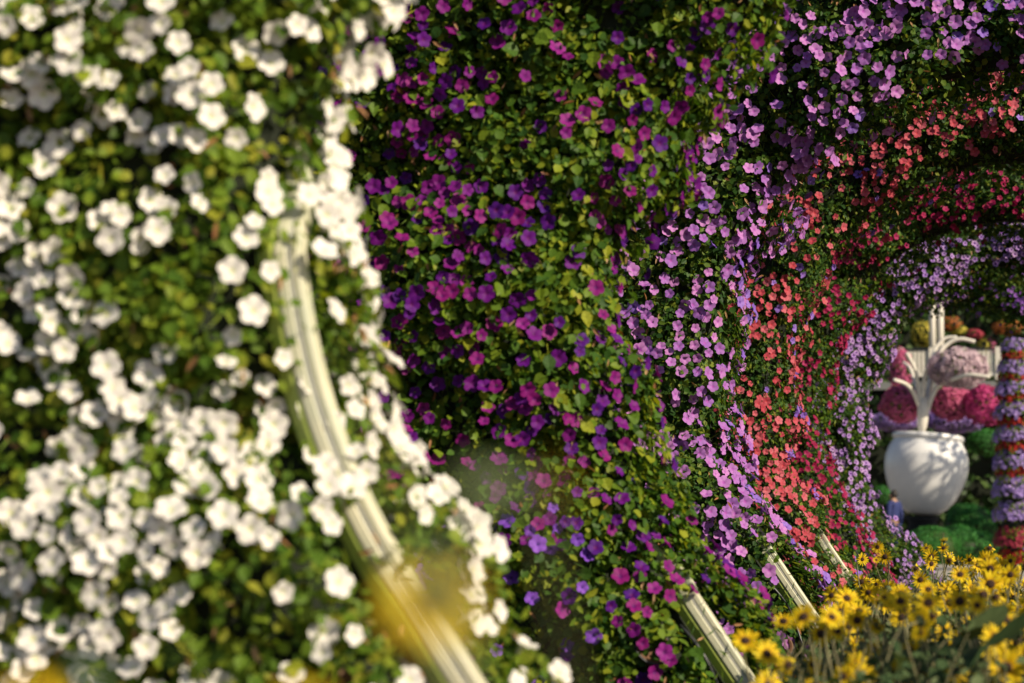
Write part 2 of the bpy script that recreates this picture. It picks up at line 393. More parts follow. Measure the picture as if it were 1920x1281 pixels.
for a, S in zip(ARCHES, SPEC):
    root = empty('flower_arch', (a.cx+HALF, a.y+TH/2, 0), S['label'], 'flower arch', 'heart arches over the walk')
    inv = np.array(root.location)
    leafm = M[S['leaf']]
    # ---- solid core, both halves, one mesh
    V, F = [], []
    for side in (1, -1):
        b = len(V); rows = []
        ts = [math.radians(t) for t in np.linspace(128, -34, 40)]
        line = [('a', t) for t in ts] + [('l', s) for s in np.linspace(.15, 2.6, 8)]
        ci, co, cy0, cy1 = R_IN+.10, R_OUT-.12, .10, TH-.10
        for kind, t in line:
            pr = []
            for (R, y) in ((ci, cy0+.22), (ci+.06, cy0+.08), (ci+.22, cy0), (co-.1, cy0), (co, cy0+.1), (co, cy1-.1), (co-.1, cy1), (ci+.18, cy1), (ci, cy1-.2)):
                p = np.array([-math.cos(t), math.sin(t)])*R if kind == 'a' else NRM*R + TAN*t
                x = min(p[0], HALF-.002); z = max(p[1], -a.cz-.05)
                pr.append((HALF + side*(x-HALF), y-TH/2, z+a.cz))
            rows.append(pr)
        for pr in rows: V += [(p[0]-HALF, p[1], p[2]) for p in pr]
        n = 9
        F += [(b+i*n+k, b+i*n+(k+1) % n, b+(i+1)*n+(k+1) % n, b+(i+1)*n+k) for i in range(len(rows)-1) for k in range(n)]
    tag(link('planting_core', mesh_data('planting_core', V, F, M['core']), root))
    # ---- leaves
    parts = []; dry = []
    def leaves(P, N, R, size, dens_noise=True, off=0):
        if not len(P): return
        h = bulge(a, P); n = len(P)
        # thin the hollows
        gap = vnoise(P, 3.4, a.i+31)*.6 + vnoise(P, 9, a.i+41)*.4
        keep = rng.uniform(size=n) < np.clip((gap-.28)*3.4, .15, 1) if dens_noise else np.ones(n, bool)
        keep &= (N[:, 2] > -.6) | (rng.uniform(size=n) < .5)
        x, z = P[:, 0]-a.cx, P[:, 2]-a.cz; s = leg_s(x, z)
        for lo, hi in BARE[a.i]:
            keep &= ~((s > lo) & (s < hi) & (R > R_IN+.005) & (R < R_IN+.15) & (P[:, 1]-a.y < .26) & (vnoise(P, 6, 77) < .46+.24*np.clip((s-lo)/.9, 0, 1)))
        P, N, h, n = P[keep], N[keep], h[keep], int(keep.sum())
        Q = P + N*(h*(1 if off == 0 else .75) + off + rng.uniform(-.07 if off == 0 else -.03, .035, n))[:, None]
        nn = norm(N*.9 + rng.normal(size=(n, 3))*.55 + np.array([.10, -.12, .42]))
        dd = rng.normal(size=(n, 3)) + N*.5 + np.array([0, 0, -.35])
        L = size*rng.uniform(.55, 1.35, n)
        parts.append(scatter(Q, nn, dd, L, LEAF7 if a.i < 3 else LEAF5, rng.uniform(.6, 1.15, n)))
    P, N, R = sample_surface(a, S['ld'], 'fi'); k = ~covered(a, P)
    leaves(P[k], N[k], R[k], S['ls'])
    P, N, R = sample_surface(a, 1100, 'fi'); k = ~covered(a, P); leaves(P[k], N[k], R[k], S['ls']*1.5, False, -.075)
    P, N, R = sample_surface(a, 300, 'fi'); k = covered(a, P); leaves(P[k], N[k], R[k], S['ls']*2.2)
    P, N, R = sample_surface(a, 260, 'bo'); leaves(P, N, R, S['ls']*2.3)
    P, N, R = sample_surface(a, 300, 'fi', True); leaves(P, N, R, S['ls']*2.2, False)
    P, N, R = sample_surface(a, 200, 'bo', True); leaves(P, N, R, S['ls']*2.4, False)
    V, F = merge(parts)
    tag(link('foliage', mesh_data('foliage', V-inv, F, leafm), root), 'dense small petunia leaves', kind='stuff')
    # thin trailing shoots and withered trumpets
    P, N, R = sample_surface(a, 420, 'fi'); k = ~covered(a, P); P, N = P[k], N[k]; n = len(P)
    Q = P + N*(bulge(a, P)+.01)[:, None]
    nn = norm(N + rng.normal(size=(n, 3))*.8); dd = N*.7 + rng.normal(size=(n, 3))*.5 + np.array([0, 0, -.55])
    V, F = scatter(Q, nn, dd, rng.uniform(.03, .075, n), LEAF5, .12)
    tag(link('shoots', mesh_data('shoots', V-inv, F, leafm), root), 'thin trailing green shoots', kind='stuff')
    P, N, R = sample_surface(a, 70 if a.i < 2 else 45, 'fi'); k = ~covered(a, P); P, N = P[k], N[k]; n = len(P)
    Q = P + N*(bulge(a, P)+.02)[:, None]
    V, F = scatter(Q, norm(N+rng.normal(size=(n, 3))*.6), N*.3+rng.normal(size=(n, 3))*.4+np.array([0, 0, -.8]), rng.uniform(.03, .055, n), LEAF7, .32)
    tag(link('withered_blossoms', mesh_data('withered_blossoms', V-inv, F, M['dry']), root), 'limp brown withered trumpets', kind='stuff')
    # ---- flowers
    pm = petal_mat('petunia_'+S['name'], S['st'], S['th'], S['ta'])
    meshes = [flower_mesh('petunia', pm, 20, 100*a.i+k, tube=True) for k in range(S['var'])]
    extra = None
    if a.i == 1:
        extra = petal_mat('petunia_blue_violet', [(0, (.17,.05,.50)), (1, (.27,.09,.58))], (.05,.01,.2), (.08,.3))
    if a.i in (2, 3):
        extra = petal_mat('petunia_violet_for_shade', [(0, (.20,.10,.50)), (1, (.30,.17,.58))], (.10,.02,.3), (.08,.35))  # blue-violet blooms mixed in; on lavender the colour imitates shaded petals
    emeshes = [flower_mesh('petunia', extra, 20, 900+10*a.i+k) for k in range(2)] if extra else []
    def flowers(per, faces, vis, mirror=False, clus=True):
        P, N, R = sample_surface(a, per, faces, mirror)
        if vis is not None:
            c = covered(a, P); k = ~c if vis else c; P, N, R = P[k], N[k], R[k]
        if not len(P): return P, N, []
        thin = np.where(N[:, 2] < -.62, .12, np.where((np.abs(N[:, 1]) < .45) & (a.i == 1), .55, 1.0))
        k = rng.uniform(size=len(P)) < thin; P, N, R = P[k], N[k], R[k]
        if clus:
            g = vnoise(P, 4.2, a.i+61)*.6 + vnoise(P, 11, a.i+71)*.4
            k = rng.uniform(size=len(P)) < np.clip((g-.35)*4.4, .10, 1); P, N, R = P[k], N[k], R[k]
        x, z = P[:, 0]-a.cx, P[:, 2]-a.cz; s = leg_s(x, z); k = np.ones(len(P), bool)
        for lo, hi in BARE[a.i]:
            k &= ~((s > lo) & (s < hi) & (R < R_IN+.15) & (R > R_IN+.005) & (P[:, 1]-a.y < .26) & (vnoise(P, 6, 77) < (.80 if a.i else .44+.24*np.clip((s-lo)/.9, 0, 1))))
        P, N = P[k], N[k]
        # keep neighbours from sitting inside each other
        order = rng.permutation(len(P)); cell = {}; kept = []; md = S['rad']*1.05
        for i in order:
            c = tuple((P[i]//md).astype(int)); ok = True
            for dx in (-1, 0, 1):
                for dy in (-1, 0, 1):
                    for dz in (-1, 0, 1):
                        for j in cell.get((c[0]+dx, c[1]+dy, c[2]+dz), ()):
                            if np.sum((P[i]-P[j])**2) < md*md: ok = False
            if ok: cell.setdefault(c, []).append(i); kept.append(i)
        return P[kept], N[kept], kept
    Pv, Nv, _ = flowers(S['dens'], 'fi', True)
    n = len(Pv)
    Pv = Pv + Nv*(bulge(a, Pv) + rng.uniform(.02, .065, n))[:, None]
    aim = norm(Nv*1.0 + np.array([.28, -.30, .22]) + rng.normal(size=(n, 3))*.42)
    size = S['rad']*rng.uniform(.72, 1.14, n)
    px, py, d = project(Pv); inside = (px > -20) & (px < 1940) & (py > -20) & (py < 1300)
    facing = np.maximum(np.sum(aim*norm(np.array(CAM)-Pv), 1), .1)
    score = np.where(inside, size/d*facing**.3, 0); order = np.argsort(-score)
    top = set(order[:300].tolist()) if n > 300 else set(range(n))
    stuff_V, stuff_F, stuff_R, b = [], [], [], 0
    ME = {}
    blue = np.zeros(n, bool)
    if a.i == 1: blue = (py > 930) & (px < 1130) & (rng.uniform(size=n) < np.clip((py-900)/180, 0, .85))
    if a.i in (2, 3): blue = rng.uniform(size=n) < .04 + .16*(Nv[:, 1] > -.3)
    def rotm(nv):
        q = Vector(nv).to_track_quat('Z', 'Y').to_matrix()
        return q @ Matrix.Rotation(random.uniform(0, 6.28), 3, 'Z')
    def put(P, aim, size, i, single, me):
        global b_
        Rm = rotm(aim)
        if single:
            o = link('petunia', me, root)
            o.matrix_local = Matrix.Translation(Vector(P)-Vector(inv)) @ Rm.to_4x4() @ Matrix.Scale(size, 4)
            return None
        if me.name not in ME: ME[me.name] = mesh_arrays(me)
        Vv, Ff, rr = ME[me.name]
        return (Vv*size) @ np.array(Rm).T + P - inv, Ff, rr
    rest = {}
    for i in range(n):
        pool = emeshes if (blue[i] and emeshes) else meshes
        me = pool[int(rng.integers(len(pool)))]
        got = put(Pv[i], aim[i], size[i], i, i in top, me)
        if got: rest.setdefault(pool is emeshes, []).append(got)
    # flowers the photograph does not show: other faces, other half
    low = flower_mesh('petunia_simple', pm, 10, 5, tube=False); ME[low.name] = mesh_arrays(low)
    for faces, per, vis, mir in (('fi', S['dens']*.35, False, False), ('bo', S['dens']*.25, None, False), ('fi', S['dens']*.35, None, True), ('bo', S['dens']*.2, None, True)):
        P, N, kp = flowers(per, faces, vis, mir)
        for i in range(len(P)):
            rest.setdefault(False, []).append(put(P[i]+N[i]*.06, norm(N[i]+rng.normal(size=3)*.35+np.array([.2, -.2, .2])), S['rad']*rng.uniform(.8, 1.2), 0, False, low))
    for key, lst in rest.items():
        V, F, rr, b = [], [], [], 0
        for v, f, r in lst: V.append(v); F.append(f+b); rr.append(r); b += len(v)
        me = mesh_data('petunia_mass', np.concatenate(V), np.concatenate(F), extra if key else pm, {'rad': np.concatenate(rr)[:, 0], 'vein': np.concatenate(rr)[:, 1]}, smooth=True)
        tag(link('petunia_mass', me, root), 'remaining petunias of this arch', kind='stuff')
    print('arch', a.i, 'visible flowers', n)
    # ---- broad leaves one can pick apart (magenta arch)
    if a.i in (0, 1):
        P, N, R = sample_surface(a, 190, 'fi'); k = ~covered(a, P); P, N, R = P[k], N[k], R[k]
        px, py, d = project(P); ins = (px > 0) & (px < 1920) & (py > 0) & (py < 1281); P, N, R = P[ins], N[ins], R[ins]
        s = leg_s(P[:, 0]-a.cx, P[:, 2]-a.cz); bare = np.zeros(len(P), bool)
        for lo, hi in BARE[a.i]: bare |= (s > lo) & (s < hi) & (R < R_IN+.16)
        P, N = P[~bare], N[~bare]
        sel = rng.permutation(len(P))[:290]; P, N = P[sel], N[sel]
        T = np.array([(0,0,0),(.12,.28,.03),(.38,.42,.06),(.70,.28,.05),(1,0,-.08),(.70,-.28,.05),(.38,-.42,.06),(.12,-.28,.03),(.3,0,-.03),(.65,0,-.03)])
        Fq = [(0,7,8),(7,6,8),(6,9,8),(6,5,9),(5,4,9),(4,3,9),(3,2,9),(2,8,9),(2,1,8),(1,0,8)]
        lm = mesh_data('leaf', T, Fq, leafm, smooth=False)
        for p, nn in zip(P, N):
            p = p + nn*(float(bulge(a, p[None])[0])+.03)
            z = Vector(norm(nn + rng.normal(size=3)*.4 + np.array([.1, -.1, .5]))); xd = Vector(rng.normal(size=3)+np.array([0, -.3, -.8])); xd = (xd - z*xd.dot(z)).normalized(); yd = z.cross(xd)
            sz = random.uniform(.045, .072) if a.i else random.uniform(.035, .05)
            o = link('leaf', lm, root); o.matrix_local = Matrix.Translation(Vector(p)-Vector(inv)) @ Matrix((xd, yd, z)).transposed().to_4x4() @ Matrix.Diagonal((sz, sz*random.uniform(.8, 1.15), sz, 1))
    # ---- rail along the inner edge: ribbed cream bar, lime edge, bare strip
    def sweep(name, prof, mat, side, parent):
        V, F = [], []; ss = list(np.linspace(-3.55, -.4, 34)) + list(np.linspace(-.35, -T0*R_IN, 22)) + list(np.linspace(-T0*R_IN+.04, 2.75, 46)); n = len(prof)
        for s in ss:
            for R, y in prof:
                up = max(BARE[a.i][0][0]-s, (s-BARE[a.i][0][1]-.05)*.8, 0) if BARE[a.i] else 1; sink = min(up/.16, 1); p, _ = leg_point(R+.16*min(max(up-.1, 0)/.4, 1), s); x = min(p[0], HALF-.004); V.append((side*(x-HALF), y+(.115 if a.i < 3 else .185 if a.i == 3 else .225)+.2*sink-TH/2, max(p[1]+a.cz, -.10)))
        for i in range(len(ss)-1): F += [(i*n+k, i*n+(k+1) % n, (i+1)*n+(k+1) % n, (i+1)*n+k) for k in range(n)]
        return link(name, mesh_data(name, V, F, mat), parent)
    for side in (1, -1):
        r0 = R_IN + .022
        rl = sweep('rail', [(r0, .055), (r0, -.005), (r0+.006, -.009), (r0+.020, -.009), (r0+.022, -.006), (r0+.034, -.006), (r0+.037, -.009), (r0+.058, -.009), (r0+.064, -.005), (r0+.064, .055)], M['rail'], side, root)
        sweep('edge_strip', [(r0+.067, .06), (r0+.067, -.004), (r0+.075, -.004), (r0+.104, .014), (r0+.104, .06)], M['lime'], side, rl)
        sweep('metal_strip', [(r0+.023, -.002), (r0+.023, -.007), (r0+.031, -.007), (r0+.031, -.002)], M['steel'], side, rl)
    # ---- drip hose looping out of the planting and pots that hold it
    mb = MB(); pts = []
    for s in np.linspace(1.1, 2.3, 40):
        p, _ = leg_point(R_IN+.15+.03*math.sin(9*s), s)
        z = p[1]+a.cz
        if z > -.05: pts.append((p[0]+a.cx-inv[0], a.y+.07-.05*abs(math.sin(8*s+a.i))-inv[1], z))
    mb.tube(pts, .007, 6).build('drip_hose', M['hose'], root)
    if a.i < 3:
        for s in (1.12, 1.42, 1.72, 2.0):
            p, o_ = leg_point(R_IN+.30, s)
            if p[1]+a.cz < .1: continue
            m2 = MB().lathe([(0, -.05), (.045, -.05), (.062, .05), (.068, .055), (.068, .065), (.058, .065), (.05, .02), (0, .015)], 14)
            ob = m2.build('pot', M['pot'], root)
            ob.matrix_local = Matrix.Translation((p[0]+a.cx-inv[0], a.y+.06-inv[1], p[1]+a.cz)) @ Euler((math.radians(62), .2, .4)).to_matrix().to_4x4()
            rim = MB(); rim.tube([(math.cos(t)*.07, math.sin(t)*.07, .06) for t in np.linspace(0, 6.283, 21)], .006, 5, False).build('rim', M['hose'], ob)

# ------------------------------------------------------------------ sunflower bed
M['sf_leaf'] = foliage_mat('sunflower_leaf', [(0, (.028,.058,.022)), (.5, (.058,.095,.036)), (1, (.12,.15,.07))], rough=.75, trans=.22, tcol=1.3)
M['sf_stem'] = plain('sunflower_stem', (.11,.115,.05), .8, (.22,.19,.10), 30)
M['sf_petal'] = petal_mat('sunflower_petal', [(0, (.74,.48,.008)), (.6, (.78,.56,.010)), (1, (.80,.62,.02))], (.66,.34,.005), (.0,.35), trans=.35)
M['sf_disc'] = plain('sunflower_disc', (.010,.005,.003), .9, (.05,.018,.008), 160, bump=1)
M['sf_calyx'] = plain('sunflower_calyx', (.06,.085,.03), .8, (.10,.12,.05), 60)
def petal_arrays(L=1.0):
    rows = [(.0, .07, 0), (.25, .12, .03), (.55, .13, .04), (.82, .085, .02), (1.0, 0, -.02)]
    V, F, r = [], [], []
    for u, w_, z in rows[:-1]: V += [(u*L, -w_, z), (u*L, 0, z-.025), (u*L, w_, z)]; r += [u]*3
    V.append((L, 0, rows[-1][2])); r.append(1)
    for i in range(3):
        F += [(3*i, 3*i+3, 3*i+4, 3*i+1), (3*i+1, 3*i+4, 3*i+5, 3*i+2)]
    F += [(9, 12, 10), (10, 12, 11)]
    return V, F, r
PV, PF, PR = petal_arrays()
PETAL = mesh_data('petal', np.array(PV), PF, M['sf_petal'], {'rad': PR}, smooth=True)
def disc_mesh():
    n = 14; prof = [(.0, .14), (.13, .13), (.24, .09), (.28, .02), (.26, -.05)]
    V = [(0, 0, .15)]; F = []
    for rr, z in prof[1:]:
        for k in range(n): a_ = 2*math.pi*k/n; V.append((rr*math.cos(a_), rr*math.sin(a_), z+random.uniform(-.015, .015)))
    F += [(0, 1+k, 1+(k+1) % n) for k in range(n)]
    for j in range(3): F += [(1+j*n+k, 1+(j+1)*n+k, 1+(j+1)*n+(k+1) % n, 1+j*n+(k+1) % n) for k in range(n)]
    return mesh_data('flower_head', np.array(V), F, M['sf_disc'], smooth=True)
DISC = disc_mesh()
def calyx_mesh():
    n = 12; V, F = [], []
    for rr, z in ((.36, -.02), (.34, -.10), (.16, -.20), (.07, -.30)):
        for k in range(n): a_ = 2*math.pi*k/n; V.append((rr*math.cos(a_), rr*math.sin(a_), z))
    for j in range(3): F += [(j*n+k, (j+1)*n+k, (j+1)*n+(k+1) % n, j*n+(k+1) % n) for k in range(n)]
    for k in range(n):
        b = len(V); a_ = 2*math.pi*(k+.5)/n
        V += [(.33*math.cos(a_-.16), .33*math.sin(a_-.16), -.07), (.33*math.cos(a_+.16), .33*math.sin(a_+.16), -.07), (.56*math.cos(a_), .56*math.sin(a_), -.12)]
        F.append((b, b+1, b+2))
    return mesh_data('calyx', np.array(V), F, M['sf_calyx'], smooth=True)
CALYX = calyx_mesh()
def petal_mats(seed, n=None, droop=0):
    r = random.Random(seed); n = n or r.randint(16, 21); out = []
    for k in range(n):
        a_ = 2*math.pi*(k + r.uniform(-.25, .25))/n
        tilt = r.gauss(-.06, .16) + droop
        L = r.uniform(.64, .84)
        out.append(Matrix.Rotation(a_, 4, 'Z') @ Matrix.Translation((.23, 0, 0)) @ Matrix.Rotation(tilt, 4, 'Y') @ Matrix.Rotation(r.gauss(0, .2), 4, 'X') @ Matrix.Diagonal((L, L*r.uniform(.85, 1.15), L, 1)))
    return out
def corolla_mesh(seed, droop=0):
    V, F, R = [], [], []
    for m in petal_mats(seed, None, droop):
        b = len(V); V += [tuple(m @ Vector(v)) for v in PV]; F += [tuple(i+b for i in f) for f in PF]; R += PR
    return mesh_data('corolla', np.array(V), F, M['sf_petal'], {'rad': R}, smooth=True)
COROLLA = [corolla_mesh(k) for k in range(6)] + [corolla_mesh(20+k, .9) for k in range(3)]
LT = np.array([(0,0,0),(.10,.20,.02),(.30,.34,.05),(.60,.27,.05),(.84,.12,.0),(1,0,-.10),(.84,-.12,.0),(.60,-.27,.05),(.30,-.34,.05),(.10,-.20,.02),(.3,0,-.04),(.65,0,-.03)])
LF = [(0,9,10),(9,8,10),(8,11,10),(8,7,11),(7,6,11),(6,5,11),(5,4,11),(4,3,11),(3,2,11),(2,10,11),(2,1,10),(1,0,10)]
SFLEAF = mesh_data('leaf', LT, LF, M['sf_leaf'], smooth=False)

def add_head(root, base, pos, aim, dia, fine, seed, droopy=False):
    q = Vector(aim).normalized().to_track_quat('Z', 'Y').to_matrix().to_4x4()
    h = link('flower_head', DISC, root, Matrix.Translation(Vector(pos)-Vector(base)) @ q @ Matrix.Scale(dia/2, 4))
    link('calyx', CALYX, h)
    if fine:
        for m in petal_mats(seed, None, .9 if droopy else 0): link('petal', PETAL, h, m)
    else: link('corolla', COROLLA[6 + seed % 3] if droopy else COROLLA[seed % 6], h)
def add_leaf(root, base, pos, axis, nrm, size):
    x = Vector(axis).normalized(); z = Vector(nrm); z = (z - x*z.dot(x)).normalized(); y = z.cross(x)
    link('leaf', SFLEAF, root, Matrix.Translation(Vector(pos)-Vector(base)) @ Matrix((x, y, z)).transposed().to_4x4() @ Matrix.Scale(size, 4))
def plant(base, heads, label, group=None, nleaf=6, leaf=(.05, .10), rnd=None, thin=1):
    """heads: (pos, aim, diameter, fine, drooping)"""
    r = rnd or random.Random(int(abs(base[0]*977+base[1]*131)*100))
    base = Vector(base); root = empty('sunflower_plant', base, label, 'sunflower', group)
    mb = MB(); tops = [Vector(h[0]) for h in heads]
    c = sum(tops, Vector())/len(tops); fork = base.lerp(c, .55); fork.x += r.uniform(-.03, .03)
    mb.tube([Vector((0, 0, -.1)), (fork-base)*.5 + Vector((r.uniform(-.03, .03), 0, 0)), fork-base], [.008, .007, .006], 6)
    for k, h in enumerate(heads):
        p = Vector(h[0]); aim = Vector(h[1]).normalized(); back = p - aim*(h[2]*.13)
        pre = back - aim*.05 - Vector((0, 0, .03 if not h[4] else -.025))
        mid = fork.lerp(pre, .55) + Vector((r.uniform(-.04, .04), r.uniform(-.04, .04), .01))
        pts = curve_pts([fork, mid, pre, back], 5)
        mb.tube([q-base for q in pts], [(.0045-.0018*i/len(pts))*thin for i in range(len(pts))], 5)
        add_head(root, base, p, aim, h[2], h[3], r.randint(0, 999), h[4])
        for _ in range(max(1, nleaf//len(heads))):
            q = fork.lerp(pre, r.uniform(-.1, .95)); ang = r.uniform(0, 6.28)
            ax = Vector((math.cos(ang), math.sin(ang), r.uniform(-.5, .35)))
            add_leaf(root, base, q, ax, Vector((r.uniform(-.5, .5), r.uniform(-.6, .2), 1)), r.uniform(*leaf))
    mb.build('stem', M['sf_stem'], root)
    return root
# heads that stand out in the photograph: place, apparent width, way they face
HD = .115
def dist(dia_px, d=HD): return FPX*d/dia_px*.975
FACE = (-.05, -1, .25)
HERO = [
 (1857,1095,56,(.05,-1,.25),1,0,'tallest sunflower, its large open bloom facing straight out above the big leaf'),
 (1876,1150,54,(-.15,-1,.05),1,0,'sunflower tucked just below the tallest bloom, petals half hidden by its leaf'),
 (1909,1204,60,(.1,-1,.2),1,0,'sunflower at the outer side of the bed with a wide dark disc'),
 (1887,1252,74,(-.05,-1,.25),1,0,'low sunflower with the widest bloom of the bed and a black disc'),
 (1842,1246,58,(-.3,-.7,.9),1,0,'low sunflower with its bloom tipped upwards beside the widest bloom'),
 (1893,1073,34,(.1,-1,.35),1,0,'sunflower with a small round bloom behind the tallest one'),
 (1797,1055,36,(.2,.8,.9),1,0,'sunflower showing the back of its bloom and green calyx'),
 (1737,1028,24,(-.3,-.6,.9),0,0,'small sunflower rising alone in front of the green mound'),
 (1771,1016,20,(.2,-.3,-.9),0,1,'sunflower with a hooked stem and a nodding withered bloom'),
 (1645,1026,27,(.3,-1,.1),0,0,'sunflower with two blooms one above the other against pale violet flowers'),
 (1556,1077,21,(-.1,-1,.2),0,0,'small sunflower in front of the coral petunias'),
 (1640,1252,42,(-.1,-1,.2),1,0,'sunflower low in the bed with a paired bloom'),
 (1562,1262,52,(.1,-1,.3),1,0,'low sunflower with long spread petals at the front of the bed'),
 (1484,1268,46,(-.2,-1,.5),1,0,'low sunflower beside the lower end of the lime edged rail'),
 (1810,1102,36,(-.1,-1,.3),1,0,'sunflower with a dark disc between taller stems'),
 (1800,1128,36,(.3,.9,.3),1,0,'sunflower turned away, thick stem meeting its calyx'),
 (1745,1168,36,(-.2,-.8,.6),1,0,'sunflower with sparse curled petals in the tangle'),
 (1692,1150,42,(.8,-.5,.1),1,1,'sunflower seen side on with orange drooping petals'),
 (1580,1205,44,(.9,-.5,.2),1,0,'sunflower seen side on at the near edge of the bed'),
 (1506,1168,24,(-.3,-1,.2),0,0,'little sunflower at the foot of the lavender arch'),
 (1668,1122,18,(-.2,-1,.0),0,0,'tiny orange sunflower deep in the stems'),
 (1905,1110,30,(.5,-.8,.2),0,0,'small sunflower leaning outwards under the nodding buds'),
]
for k, (px, py, dp, aim, fine, droop, lab) in enumerate(HERO):
    Y = dist(dp); p = at(px, py, Y); r = random.Random(50+k)
    heads = [(p, aim, HD, bool(fine), bool(droop))]
    if k == 9: heads.append((at(1643, 1050, Y-.1), (.1, -1, .3), .062, False, False))
    if k == 11: heads.append((at(1659, 1266, Y), (.2, -1, .0), .058, True, False))
    plant((max(p.x + r.uniform(-.05, .12), -.42), p.y + r.uniform(-.05, .1), -.05), heads, lab, 'sunflowers in the bed', 5, (.05, .10), r)
# the big leaf that crosses the bed on the near side belongs to a plant of its own
p = at(1830, 1180, 3.4)
# ordinary plants of the bed
def bed_label(heads, X, Y):
    n = ('single-bloomed', 'two-bloomed', 'three-bloomed')[len(heads)-1]
    look = 'with a nodding bloom' if any(h[4] for h in heads) else 'turned away' if any(h[1][1] > 0 for h in heads) else 'with upturned blooms' if heads[0][1][2] > .5 else 'with outward blooms'
    row = 'level with the white arch' if Y < 7 else 'in front of the magenta arch' if Y < 9.2 else 'past the magenta arch' if Y < 11 else 'near the lavender arch'
    side = 'rail side' if X < -.3 else 'mid bed' if X < .05 else 'open side'
    return '%s sunflower %s %s, %s' % (n, look, row, side)
r = random.Random(3); n_pl = 0
for k in range(160):
    Y = 6.7 + 6.4*r.random(); xl = -.58 - .02*(Y-5)
    X = r.uniform(xl, .32) if k < 110 else r.uniform(.32, 1.3)
    if k >= 125: Y = r.uniform(6.7, 8.6); X = r.uniform(-.60, .12)
    H = (-.13 if k >= 125 else 0) + 1.5 - .27 - .03*math.sin(X*5+Y) - max(0, (-X-.25))*.28 + r.uniform(-.10, .03)
    heads = []
    for j in range(r.choice([1, 2, 2, 3])):
        pos = Vector((X + r.uniform(-.11, .11), Y + r.uniform(-.15, .15), H - r.uniform(0, 1)**1.4*.34))
        t = r.random(); aim = (r.uniform(-.5, .7), -1 + (1.5 if t > .85 else 0), r.uniform(-.1, .9))
        heads.append((pos, aim, r.uniform(.066, .098), Y < 8.0, r.random() < .18))
    plant((max(X + r.uniform(-.05, .08), -.44), Y, -.05), heads,
          bed_label(heads, X, Y),
          'sunflowers in the bed', 6, (.045, .095), r)
# tangle of stems and grey-green leaves between them
n = 15000
Y = rng.uniform(6.5, 13.2, n); X = rng.uniform(0, 1, n)*1.75 - .60 - .02*(Y-5)
H = 1.5-.45 - np.maximum(0, -X-.25)*.35
Z = H - np.abs(rng.normal(0, .22, n)); P = np.stack([X, Y, Z], 1)
V1 = scatter(P, norm(rng.normal(size=(n, 3))*.6+np.array([.1, -.3, .8])), rng.normal(size=(n, 3)), rng.uniform(.02, .06, n), LEAF7, rng.uniform(.5, .9, n))
tag(link('sunflower_undergrowth', mesh_data('sunflower_undergrowth', *V1, M['sf_leaf'])), 'tangled grey green sunflower leaves filling the bed', 'foliage', kind='stuff')
mb = MB(); r = random.Random(8)
for k in range(750):
    Yk = r.uniform(6.5, 13.2); Xk = r.uniform(-.60-.02*(Yk-5), .9); Hk = 1.5-.33-max(0, -Xk-.25)*.35 - abs(r.gauss(0, .12))
    L = r.uniform(.08, .28); t = Vector((r.uniform(-.6, .6), r.uniform(-.5, .5), 1)).normalized()
    a0 = Vector((Xk, Yk, Hk)) - t*L
    mb.tube([a0, a0+t*L*.5+Vector((r.uniform(-.015, .015), 0, 0)), a0+t*L], [.0035, .003, .002], 4, False)
tag(mb.build('sunflower_stems', M['sf_stem']), 'tangle of thin dry sunflower stems in the bed', 'stems', kind='stuff')
# the near plants: out of focus, close to the lens
def near(lab, base, heads, leaves, nrm=(.1, -.45, .9)):
    root = plant(base, [(at(x, y, Y), aim, d, True, dr) for x, y, Y, aim, d, dr in heads], lab, 'tall sunflowers before the white arch', 0, thin=.28)
    b = root.location
    st = MB()
    for x, y, Y, x2, y2, Y2, wd in leaves:
        p0, p1 = at(x, y, Y), at(x2, y2, Y2); ax = p1-p0; L = ax.length
        add_leaf(root, b, p0, ax, Vector(nrm), L)
        lf = root.children[-1]; lf.scale.y = L*wd
        st.tube([p0-b, p0-b+Vector((.01, .03, -.10)), Vector((b.x*0, 0, p0.z-b.z-.35))], .0008, 5)
    if leaves: st.build('petiole', M['sf_stem'], root)
near('blurred nodding sunflower hanging close in front of the white arch', (-.12, 1.16, -.05),
     [(812, 1125, 1.16, (-.30, .68, -.52), .056, False)],
     [(865, 1115, 1.12, 775, 1000, 1.10, 1.0), (800, 1120, 1.12, 905, 1125, 1.12, .8)])
near('blurred sunflower bud with a dark leaf in front of the magenta arch', (-.05, .98, -.05),
     [(1050, 908, .98, (.9, .2, .3), .020, False)],
     [(1010, 905, .98, 880, 925, .92, .5)])
near('blurred low sunflowers under the white arch', (-.36, 1.5, -.05),
     [(60, 1300, 1.45, (.2, -.4, .9), .050, False), (570, 1312, 1.5, (0, -.3, .9), .050, False)],
     [(430, 1300, 1.5, 330, 1210, 1.45, .9), (690, 700, 1.05, 620, 670, 1.0, .7), (200, 1290, 1.4, 120, 1230, 1.4, .6)])
near('sunflower with one big pointed leaf spread across the bed', (.16, 6.9, -.05),
     [(1925, 1225, 6.9, (.1, -1, .2), .066, False)],
     [(1935, 1165, 6.8, 1802, 1232, 6.5, .5), (1880, 1172, 7.0, 1800, 1172, 6.8, .4)], (-.75, -.45, .5))

